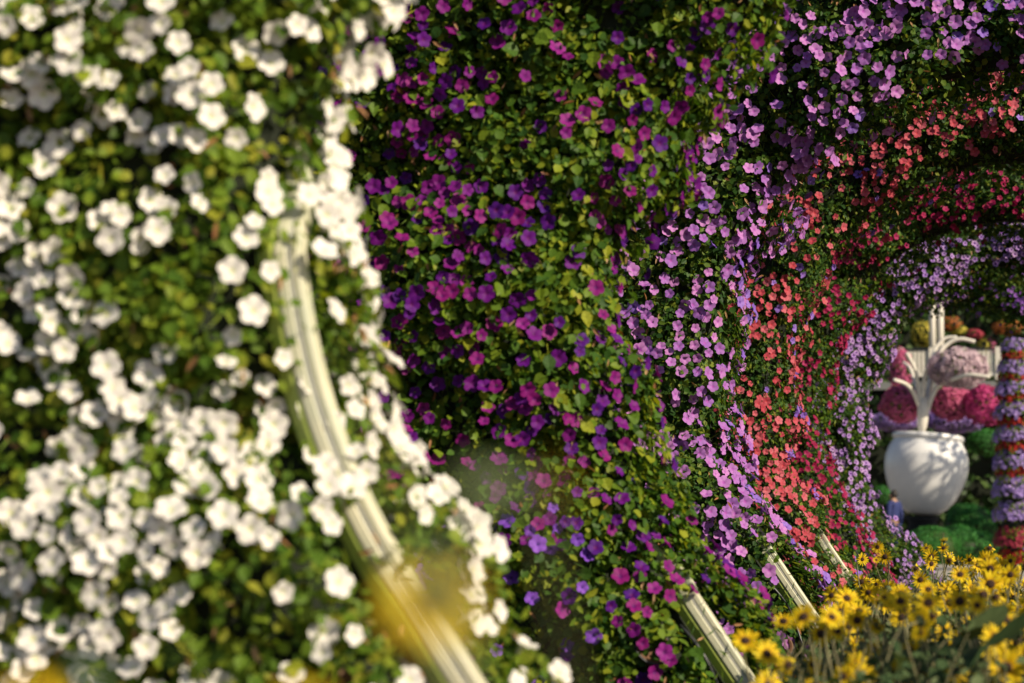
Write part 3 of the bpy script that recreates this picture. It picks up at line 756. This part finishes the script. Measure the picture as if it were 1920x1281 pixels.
# ------------------------------------------------------------------ far end of the walk
M['white'] = plain('white_glazed_pot', (.74,.74,.75), .28, (.70,.70,.71), 1.5)
M['frame'] = plain('white_painted_steel', (.72,.68,.60), .4, (.66,.62,.55), 3)
M['slab'] = plain('grey_slab', (.16,.17,.17), .8, (.22,.22,.22), 3, bump=.2)
M['wall'] = plain('stone_with_shade', (.008,.009,.010), .95, (.018,.018,.018), 1.5, bump=.5)  # near-black base: the shade over the wall is put into the stone colour
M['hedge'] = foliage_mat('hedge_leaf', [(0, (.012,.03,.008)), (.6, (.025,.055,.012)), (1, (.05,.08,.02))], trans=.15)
M['mound'] = foliage_mat('mound_leaf', [(0, (.025,.13,.028)), (.6, (.05,.21,.045)), (1, (.09,.27,.06))], trans=.3, tcol=1.1)
YP = 62.0
def wp(px, py, Y=YP): return at(px, py, Y)
sc_ = 1/(wp(1801, 900)-wp(1800, 900)).x              # pixels per metre there
# pot
c = wp(1738, 895); base = wp(1730, 968)
root = empty('giant_pot', (base.x, YP, base.z), 'giant white round pot with rolled rim standing over green mounds', 'pot')
H = (wp(0, 825)-wp(0, 968)).z
prof = [(.0,0),(.20,.006),(.42,.035),(.65,.11),(.84,.22),(.98,.36),(1.07,.50),(1.10,.62),(1.085,.72),(1.02,.82),(.93,.895),(.885,.93)]
k_ = 160/2/sc_/1.10
m = MB().lathe([(r_*k_, z_*H) for r_, z_ in prof], 64); bowl = m.build('bowl', M['white'], root)
rim = MB().lathe([(.885*k_, .925*H), (.93*k_, .935*H), (.95*k_, .96*H), (.93*k_, .99*H), (.88*k_, 1.0*H), (.82*k_, .985*H), (.80*k_, .94*H), (.80*k_, .90*H), (0, .88*H)], 64).build('rim', M['white'], root)
root.rotation_euler = (math.radians(-3), math.radians(4.5), 0)
ped = empty('pot_stand', (base.x, YP, -.112), 'short grey stand carrying the giant pot', 'stand')
MB().lathe([(.62, -.02), (.62, .08), (.50, .12), (.34, base.z-.05), (.40, base.z+.02), (.44, base.z+.10), (.40, base.z+.11)], 40).build('column', M['wall'], ped)
# white steel tree
tb = wp(1728, 832)
tree = empty('steel_frame', tb, 'white steel frame with curved arms rising out of the giant pot', 'frame')
def arm(name, pts, rad, dy=0, par=tree):
    q = curve_pts([wp(x, y, YP+d)-tb for x, y, d in pts], 8)
    rr = [.78*(rad[0]+(rad[1]-rad[0])*i/(len(q)-1)) for i in range(len(q))]
    return MB().tube(q, rr, 12).build(name, M['frame'], par)
MB().tube([wp(1729, 845)-tb, wp(1729, 804)-tb, wp(1729, 802)-tb, wp(1729, 797)-tb, wp(1729, 795)-tb, wp(1731, 770)-tb, wp(1733, 745)-tb], [.085, .09, .12, .12, .135, .15, .13], 20).build('post', M['frame'], tree)
arm('arm', [(1737,775,0),(1747,745,-.1),(1762,722,-.2),(1790,710,-.8),(1820,703,-1.1),(1856,707,-1.1)], (.085,.055))
arm('arm', [(1732,770,0),(1731,735,-.1),(1734,705,-.2),(1738,690,-.3)], (.085,.06))
arm('arm', [(1728,770,0),(1722,730,-.1),(1716,695,-.3),(1700,662,-.5)], (.085,.055))
arm('arm', [(1724,762,0),(1712,735,-.3),(1698,720,-.6),(1676,712,-.9)], (.075,.05))
arm('arm', [(1738,770,.1),(1746,715,.4),(1756,672,.6),(1776,646,.7),(1800,636,.7),(1828,641,.7)], (.08,.06))
arm('arm', [(1736,770,.2),(1744,705,.6),(1752,660,.9),(1770,636,1.0),(1794,632,1.0)], (.07,.05))
arm('arm', [(1727,770,.2),(1716,720,.6),(1706,690,.9),(1694,680,1.1)], (.07,.05))
# blossom balls hung on the arms
def blossom_cloud(name, c, rx, ry, rz, per, size, pm, root=None, zmin=-1, parts=None):
    n = int(per*4*math.pi*((rx*rx+ry*ry+rz*rz)/3)); u = rand_unit(n); u = u[u[:, 2] > zmin]
    P = u*np.array([rx, ry, rz])*(1 + .34*(vnoise(u*np.array([rx, ry, rz])+np.array(c), 5, 5)-.5)[:, None] + rng.uniform(-.12, .06, len(u))[:, None])
    nn = norm(u/np.array([rx, ry, rz]) + rng.normal(size=u.shape)*.6)
    return scatter(P, nn, rng.normal(size=u.shape), rng.uniform(.7, 1.15, len(u))*size, BLOS5)
def ellipsoid(mb, rx, ry, rz, n=16, zmin=-1):
    prof = []
    V = []; F = []
    for i in range(n//2+1):
        t = -math.pi/2 + math.pi*i/(n//2)
        for k in range(n): V.append((rx*math.cos(t)*math.cos(2*math.pi*k/n), ry*math.cos(t)*math.sin(2*math.pi*k/n), rz*math.sin(t)))
    F = [(i*n+k, i*n+(k+1) % n, (i+1)*n+(k+1) % n, (i+1)*n+k) for i in range(n//2) for k in range(n)]
    mb.add(V, F); return mb
PET = {}
def pcol(name, a_, b_): PET[name] = petal_mat('blossom_'+name, [(0, a_), (1, b_)], a_, trans=.3)
pcol('pink', (.54,.12,.25), (.70,.28,.38)); pcol('hotpink', (.58,.07,.25), (.70,.20,.36)); pcol('blush', (.60,.46,.52), (.74,.60,.62)); pcol('lilac', (.38,.26,.60), (.56,.38,.66))
pcol('red', (.40,.03,.025), (.54,.07,.05)); pcol('rose', (.42,.05,.09), (.55,.10,.14)); pcol('orange', (.52,.17,.05), (.60,.12,.07)); pcol('yellow', (.50,.42,.06), (.58,.50,.12)); pcol('mauve', (.30,.16,.48), (.46,.26,.58))
def ball(px, py, rpx, rpy, Y, col, label, name='flower_ball', per=520, green=.32):
    c = at(px, py, Y); rx = rpx/sc_*Y/YP; rz = rpy/sc_*Y/YP; ry = rx
    ro = empty(name, c, label, 'flower ball')
    ellipsoid(MB(), rx*.88, ry*.88, rz*.88).build('basket', M['core'], ro)
    V, F = blossom_cloud('', c, rx, ry, rz, per*1.25, .046, PET[col])
    tag(link('blossoms', mesh_data('blossoms', V, F, PET[col]), ro), 'dense %s blossoms' % col, kind='stuff')
    n = int(per*green*9*rx*rz); u = rand_unit(n); P = u*np.array([rx, ry, rz])*rng.uniform(.86, 1.0, n)[:, None]
    V, F = scatter(P, norm(u+rng.normal(size=u.shape)*.5), rng.normal(size=u.shape), rng.uniform(.06, .10, n), LEAF5)
    tag(link('leaves', mesh_data('leaves', V, F, M['leaf_a']), ro), kind='stuff')
    return ro
ball(1796, 690, 54, 36, YP-.2, 'blush', 'large blush white flower ball slung under the upper steel arm')
ball(1690, 757, 39, 36, YP+.6, 'pink', 'pink flower ball against the left side of the white frame'.replace('left side', 'shaded side'))
ball(1783, 754, 38, 34, YP+1.5, 'pink', 'pink flower ball under the long low steel arm')
ball(1846, 760, 38, 36, YP+1.2, 'hotpink', 'hot pink flower ball beyond the tip of the long steel arm')
ball(1690, 695, 22, 40, YP+6, 'pink', 'tall pink flower clump behind the bent short arm', per=260)
ball(1682, 790, 48, 20, YP+5, 'lilac', 'low lilac flower cushion behind the pot rim', 'flower_cushion', per=300)
ball(1790, 788, 52, 24, YP+5, 'lilac', 'wide lilac flower cushion below the pink flower balls', 'flower_cushion', per=300)
ball(1735, 775, 40, 16, YP+6, 'mauve', 'mauve flower cushion behind the white post', 'flower_cushion', per=300)
# terrace, railing and planting behind
YT = 72.0
def wt(px, py): return at(px, py, YT)
zt = wt(1800, 722).z
tw = empty('terrace_wall', (wt(1760, 900).x, YT, -.1), 'stone terrace wall behind the pot, shade put into its colour', 'wall')
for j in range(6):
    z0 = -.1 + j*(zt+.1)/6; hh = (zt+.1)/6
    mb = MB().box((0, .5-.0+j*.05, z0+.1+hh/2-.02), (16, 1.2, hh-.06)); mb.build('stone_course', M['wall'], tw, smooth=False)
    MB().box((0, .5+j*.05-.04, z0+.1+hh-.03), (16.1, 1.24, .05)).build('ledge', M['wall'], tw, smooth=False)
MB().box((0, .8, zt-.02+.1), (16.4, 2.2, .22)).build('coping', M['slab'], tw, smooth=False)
# railing
x0, x1 = wt(1690, 700).x, wt(1872, 700).x; ztop = wt(1800, 655).z; zb = zt+.2
rl = empty('railing', ((x0+x1)/2, YT-.1, zb), 'white picket railing along the terrace with a dark handrail', 'railing')
L = x1-x0; nb = 24
MB().box((0, 0, ztop-zb), (L, .09, .06)).build('handrail', M['hose'], rl, smooth=False)
MB().box((0, 0, .10), (L, .07, .10)).build('bottom_rail', M['frame'], rl, smooth=False)
bar = mesh_data('picket', *(lambda b: (b.V, b.F))(MB().box((0, 0, (ztop-zb)/2+.03), (.085, .04, ztop-zb-.14))), M['frame'])
for k in range(nb): link('picket', bar, rl, Matrix.Translation(((k+.5)/nb*L-L/2, 0, 0)))
for k in (0, .32, .64, 1):
    MB().box((k*L-L/2, 0, (ztop-zb)/2), (.17, .15, ztop-zb+.10)).build('post', M['frame'], rl, smooth=False)
lp = empty('twin_post', (wt(1755, 650).x, YT+.4, zb), 'pair of slim white posts rising behind the railing', 'post')
for xx in (1748, 1763):
    MB().tube([(wt(xx, 650).x-wt(1755, 650).x, 0, 0), (wt(xx, 650).x-wt(1755, 650).x, 0, 3.6)], .10, 12).build('post', M['frame'], lp)
# flower bank above the terrace
for (px, py, rx, rz, col, lab) in [(1785, 608, 22, 16, 'orange', 'orange flower bush above the railing'), (1800, 622, 16, 14, 'yellow', 'yellow flower bush between orange and red ones'),
                                   (1825, 628, 20, 12, 'rose', 'rose red flower bush under the violet arch'), (1846, 650, 14, 16, 'yellow', 'yellow flower bush close to the railing end'),
                                   (1858, 648, 10, 18, 'pink', 'narrow pink flower bush at the railing end'), (1730, 625, 26, 26, 'yellow', 'yellow green bush behind the twin posts'), (1890, 615, 30, 16, 'orange', 'orange flower bush behind the striped column')]:
    ball(px, py, rx*YP/76*1.15, rz*YP/76*1.15, 76, col, lab, 'flower_bush', per=150, green=.8)
# striped flower column
YC = 52.0
cx = at(1908, 800, YC); g = -.112
colm = empty('flower_column', (cx.x, YC, g), 'tall column ringed with red and lilac flower tiers', 'flower column')
def zc(py): return at(1908, py, YC).z - g
pxm = 1/(at(1801, 800, YC)-at(1800, 800, YC)).x
MB().lathe([(.36, 0), (.36, zc(1000)), (.33, zc(800)), (.26, zc(640)), (.0, zc(632))], 24).build('trunk', M['core'], colm)
TIERS = [(637,654,'lilac',26),(652,676,'red',30),(674,697,'lilac',34),(694,714,'red',37),(711,738,'lilac',39),(735,752,'red',39),(751,780,'lilac',41),(779,798,'red',39),(797,824,'lilac',43),(822,846,'red',42),(842,876,'lilac',44),(872,892,'red',42),(889,926,'lilac',46),(940,972,'lilac',46),(986,1026,'rose',48),(1030,1060,'red',48)]
for y0_, y1_, cl, rp in TIERS:
    z0, z1 = zc(y1_+(4 if cl == 'lilac' else 0)), zc(y0_); R_ = (rp+(4 if cl == 'lilac' else 0))/pxm; hh = z1-z0
    n = int(2*math.pi*R_*hh*1.5*330); th = rng.uniform(0, 2*math.pi, n); u = rng.uniform(0, 1, n)**.8
    rr = R_*np.sqrt(np.maximum(1-.62*u**2.2, .1)) + rng.uniform(-.03, .015, n)
    P = np.stack([rr*np.cos(th), rr*np.sin(th), z0 + u*hh + .03*np.sin(th*7+y0_)], 1)
    nn = norm(np.stack([np.cos(th), np.sin(th), .2+u*.9], 1)+rng.normal(size=(n, 3))*.3)
    V, F = scatter(P, nn, rng.normal(size=(n, 3)), rng.uniform(.7, 1.2, n)*.036, BLOS5)
    t_ = tag(link('flower_tier', mesh_data('flower_tier', V, F, PET[cl]), colm), 'ring of %s blossoms' % ('pale lilac' if cl == 'lilac' else cl), kind='stuff')
    n = n//3; th = rng.uniform(0, 6.283, n); P = np.stack([R_*.93*np.cos(th), R_*.93*np.sin(th), z0+rng.uniform(-.05, .9, n)*hh], 1)
    V, F = scatter(P, norm(np.stack([np.cos(th), np.sin(th), .3+0*th], 1)), rng.normal(size=(n, 3)), .07, LEAF5)
    tag(link('leaves', mesh_data('leaves', V, F, M['leaf_a']), t_), kind='stuff')
# green mounds below the pot
def mound(px, py, rpx, rpy, Y, label):
    c = at(px, py, Y); rx = rpx/sc_*Y/YP; rz = rpy/sc_*Y/YP
    zc0 = c.z; ro = empty('green_mound', (c.x, Y, -.112), label, 'shrub')
    ellipsoid(MB(), rx*.93, rx*.8, rz*.93, 20).build('body', M['hedge'], ro, M=Matrix.Translation((0, 0, zc0+.112)))
    n = int(3600*rx*rz*4); u = rand_unit(n); u[:, 2] = np.abs(u[:, 2])*np.where(rng.uniform(size=n) < .8, 1, -1); q = u*np.array([rx, rx*.85, rz])
    q *= (1+.30*(vnoise(q+c, 2.2, 2)-.5)+.14*(vnoise(q+c, 6, 3)-.5)+rng.uniform(-.03, .02, n))[:, None]
    V, F = scatter(q+np.array([0, 0, zc0+.112]), norm(u+rng.normal(size=u.shape)*.5), rng.normal(size=u.shape)+np.array([0, 0, .8]), rng.uniform(.035, .07, n), LEAF5, .7)
    tag(link('foliage', mesh_data('foliage', V, F, M['mound']), ro), kind='stuff')
mound(1798, 1032, 72, 46, 57.5, 'broad green clipped mound in front of the giant pot')
mound(1818, 985, 50, 42, 60.0, 'green clipped mound higher up against the pot')
mound(1748, 1030, 52, 42, 56.5, 'low green clipped mound beside the standing person')
mound(1880, 1046, 40, 28, 56, 'green clipped mound beside the striped column')
mound(1845, 830, 30, 26, 68, 'dark green bush on the terrace below the flower balls')
mound(1652, 930, 18, 20, 66, 'green bush beyond the standing person')
# dark hedge that closes the view, and an unseen tree added to dapple shade on the pot
def hedge(x0, x1, y, z1, label, seed):
    ro = empty('tall_hedge', ((x0+x1)/2, y, -.12), label, 'hedge'); W = x1-x0
    MB().box((0, 1.2, z1/2), (W, 2.0, z1)).build('inside', M['core'], ro, smooth=False)
    n = int(W*z1*22); P = np.stack([rng.uniform(-W/2, W/2, n), rng.uniform(-.1, .3, n), rng.uniform(0, z1+.3, n)], 1)
    P[:, 1] -= .9*(vnoise(P, .7, seed))
    V, F = scatter(P, norm(rng.normal(size=(n, 3))*.6+np.array([0, -.8, .4])), rng.normal(size=(n, 3)), rng.uniform(.2, .42, n), LEAF5)
    tag(link('foliage', mesh_data('foliage', V, F, M['hedge']), ro), kind='stuff')
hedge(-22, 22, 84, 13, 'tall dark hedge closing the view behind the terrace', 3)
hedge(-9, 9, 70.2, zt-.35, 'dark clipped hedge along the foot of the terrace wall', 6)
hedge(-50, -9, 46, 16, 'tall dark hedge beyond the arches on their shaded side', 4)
def shade_tree(base, h, cr, seed, label, leaves=7000):
    r = random.Random(seed); ro = empty('unseen_shade_tree', base, label, 'tree', 'unseen trees added for shade')
    mb = MB(); mb.tube(curve_pts([(0, 0, -.1), (r.uniform(-.2, .2), .1, h*.3), (r.uniform(-.3, .3), 0, h*.6), (0, 0, h*.92)], 5), [.24-.20*i/15 for i in range(16)], 8)
    tips = []
    for k in range(14):
        a_ = r.uniform(0, 6.28); z0 = h*r.uniform(.35, .85); e = Vector((math.cos(a_)*cr*r.uniform(.5, .95), math.sin(a_)*cr*r.uniform(.5, .95), z0+r.uniform(.1, .3)*h))
        mb.tube([Vector((0, 0, z0)), Vector((0, 0, z0)).lerp(e, .5)+Vector((0, 0, .2)), e], [.09, .06, .02], 6); tips.append(e); tips.append(Vector((0, 0, z0)).lerp(e, .6))
    mb.build('trunk', M['sf_stem'], ro)
    c = np.array([tuple(tips[i % len(tips)]) for i in range(leaves)]); P = c + rng.normal(size=(leaves, 3))*cr*.24
    V, F = scatter(P, rand_unit(leaves), rng.normal(size=(leaves, 3)), rng.uniform(.2, .36, leaves), LEAF5, .7)
    tag(link('crown', mesh_data('crown', V, F, M['hedge']), ro), kind='stuff')
    return ro
shade_tree((8.9, 55.8, -.12), 8.4, 2.7, 5, 'unseen tree with a loose crown, added to shade the giant pot', 8500)

# ------------------------------------------------------------------ person
def skin_mesh(name, verts, edges, radii, mat, root=0, sub=2):
    me = bpy.data.meshes.new(name); me.from_pydata(verts, edges, []); me.update()
    o = bpy.data.objects.new(name, me); COL.objects.link(o); me.materials.append(mat)
    sk = o.modifiers.new('skin', 'SKIN'); sk.use_smooth_shade = True
    for v, rd in zip(me.skin_vertices[0].data, radii): v.radius = rd if isinstance(rd, tuple) else (rd, rd); v.use_root = False
    me.skin_vertices[0].data[root].use_root = True
    ss = o.modifiers.new('sub', 'SUBSURF'); ss.levels = sub; ss.render_levels = sub
    return o
M['skin'] = plain('skin', (.30,.17,.11), .6); M['hair'] = plain('dark_hair', (.012,.010,.010), .7)
M['shirt'] = plain('blue_shirt', (.018,.028,.13), .85, (.012,.02,.10), 6); M['trouser'] = plain('blue_trousers', (.06,.08,.22), .9, (.045,.06,.17), 8); M['shoe'] = plain('dark_shoes', (.02,.02,.022), .6)
YB = 58.5
f = at(1676, 1050, YB)
pr = empty('person', (f.x, YB, -.112), 'person with dark hair in blue shirt and blue trousers beside the pot', 'person')
pr.rotation_euler = (0, 0, math.radians(-125))                      # the figure faces +x locally turned; looks left and away
hgt = at(1676, 919, YB).z + .112; kx = hgt/1.75
def body():
    v = [(0,0,.95),(0,.0,1.12),(0,.01,1.30),(0,.02,1.44),(0,.0,1.53),(0,-.02,1.60),(0,-.035,1.69),
         (.19,.02,1.41),(.25,.05,1.14),(.27,.0,.93),(.275,-.04,.84),
         (-.19,.02,1.41),(-.25,.05,1.14),(-.27,.0,.93),(-.275,-.04,.84),
         (.10,0,.90),(.105,-.01,.50),(.11,.03,.08),(.11,-.13,.03),
         (-.10,0,.90),(-.105,.02,.50),(-.11,.07,.08),(-.11,-.09,.03)]
    e = [(0,1),(1,2),(2,3),(3,4),(4,5),(5,6),(3,7),(7,8),(8,9),(9,10),(3,11),(11,12),(12,13),(13,14),(0,15),(15,16),(16,17),(17,18),(0,19),(19,20),(20,21),(21,22)]
    rd = [(.15,.11),(.14,.10),(.16,.11),(.12,.08),.052,(.085,.095),(.07,.085),.058,.045,.032,.028,.058,.045,.032,.028,.085,.058,.042,.035,.085,.058,.042,.035]
    return v, e, rd
v, e, rd = body()
b_ = skin_mesh('body', v, e, rd, M['skin']); b_.parent = pr
sh = skin_mesh('shirt', [v[i] for i in (0,1,2,3,7,8,9,11,12,13)], [(0,1),(1,2),(2,3),(3,4),(4,5),(5,6),(3,7),(7,8),(8,9)], [(.185,.14),(.175,.13),(.185,.13),(.13,.09),.075,.062,.048,.075,.062,.048], M['shirt']); sh.parent = pr
tr = skin_mesh('trousers', [(0,0,1.0)]+[v[i] for i in (15,16,17,19,20,21)], [(0,1),(1,2),(2,3),(0,4),(4,5),(5,6)], [(.165,.125),.105,.078,.065,.105,.078,.065], M['trouser']); tr.parent = pr
ha = skin_mesh('hair', [(0,.055,1.56),(0,.045,1.62),(0,.01,1.69),(0,-.03,1.725)], [(0,1),(1,2),(2,3)], [(.07,.06),(.094,.085),(.096,.105),(.072,.085)], M['hair']); ha.parent = pr
for s_ in (1, -1):
    d_ = .0 if s_ > 0 else .04
    so = skin_mesh('shoe', [(s_*.11, .06+d_, .05), (s_*.11, -.04+d_, .045), (s_*.115, -.16+d_, .035)], [(0, 1), (1, 2)], [.055, .05, .038], M['shoe']); so.parent = pr
    skin_mesh('ear', [(s_*.083, -.02, 1.60), (s_*.088, -.015, 1.65)], [(0, 1)], [.014, .018], M['skin'], sub=1).parent = pr
nose = skin_mesh('nose', [(0, -.10, 1.655), (0, -.135, 1.62)], [(0, 1)], [.012, .017], M['skin'], sub=1); nose.parent = pr
pr.scale = (kx, kx, kx)
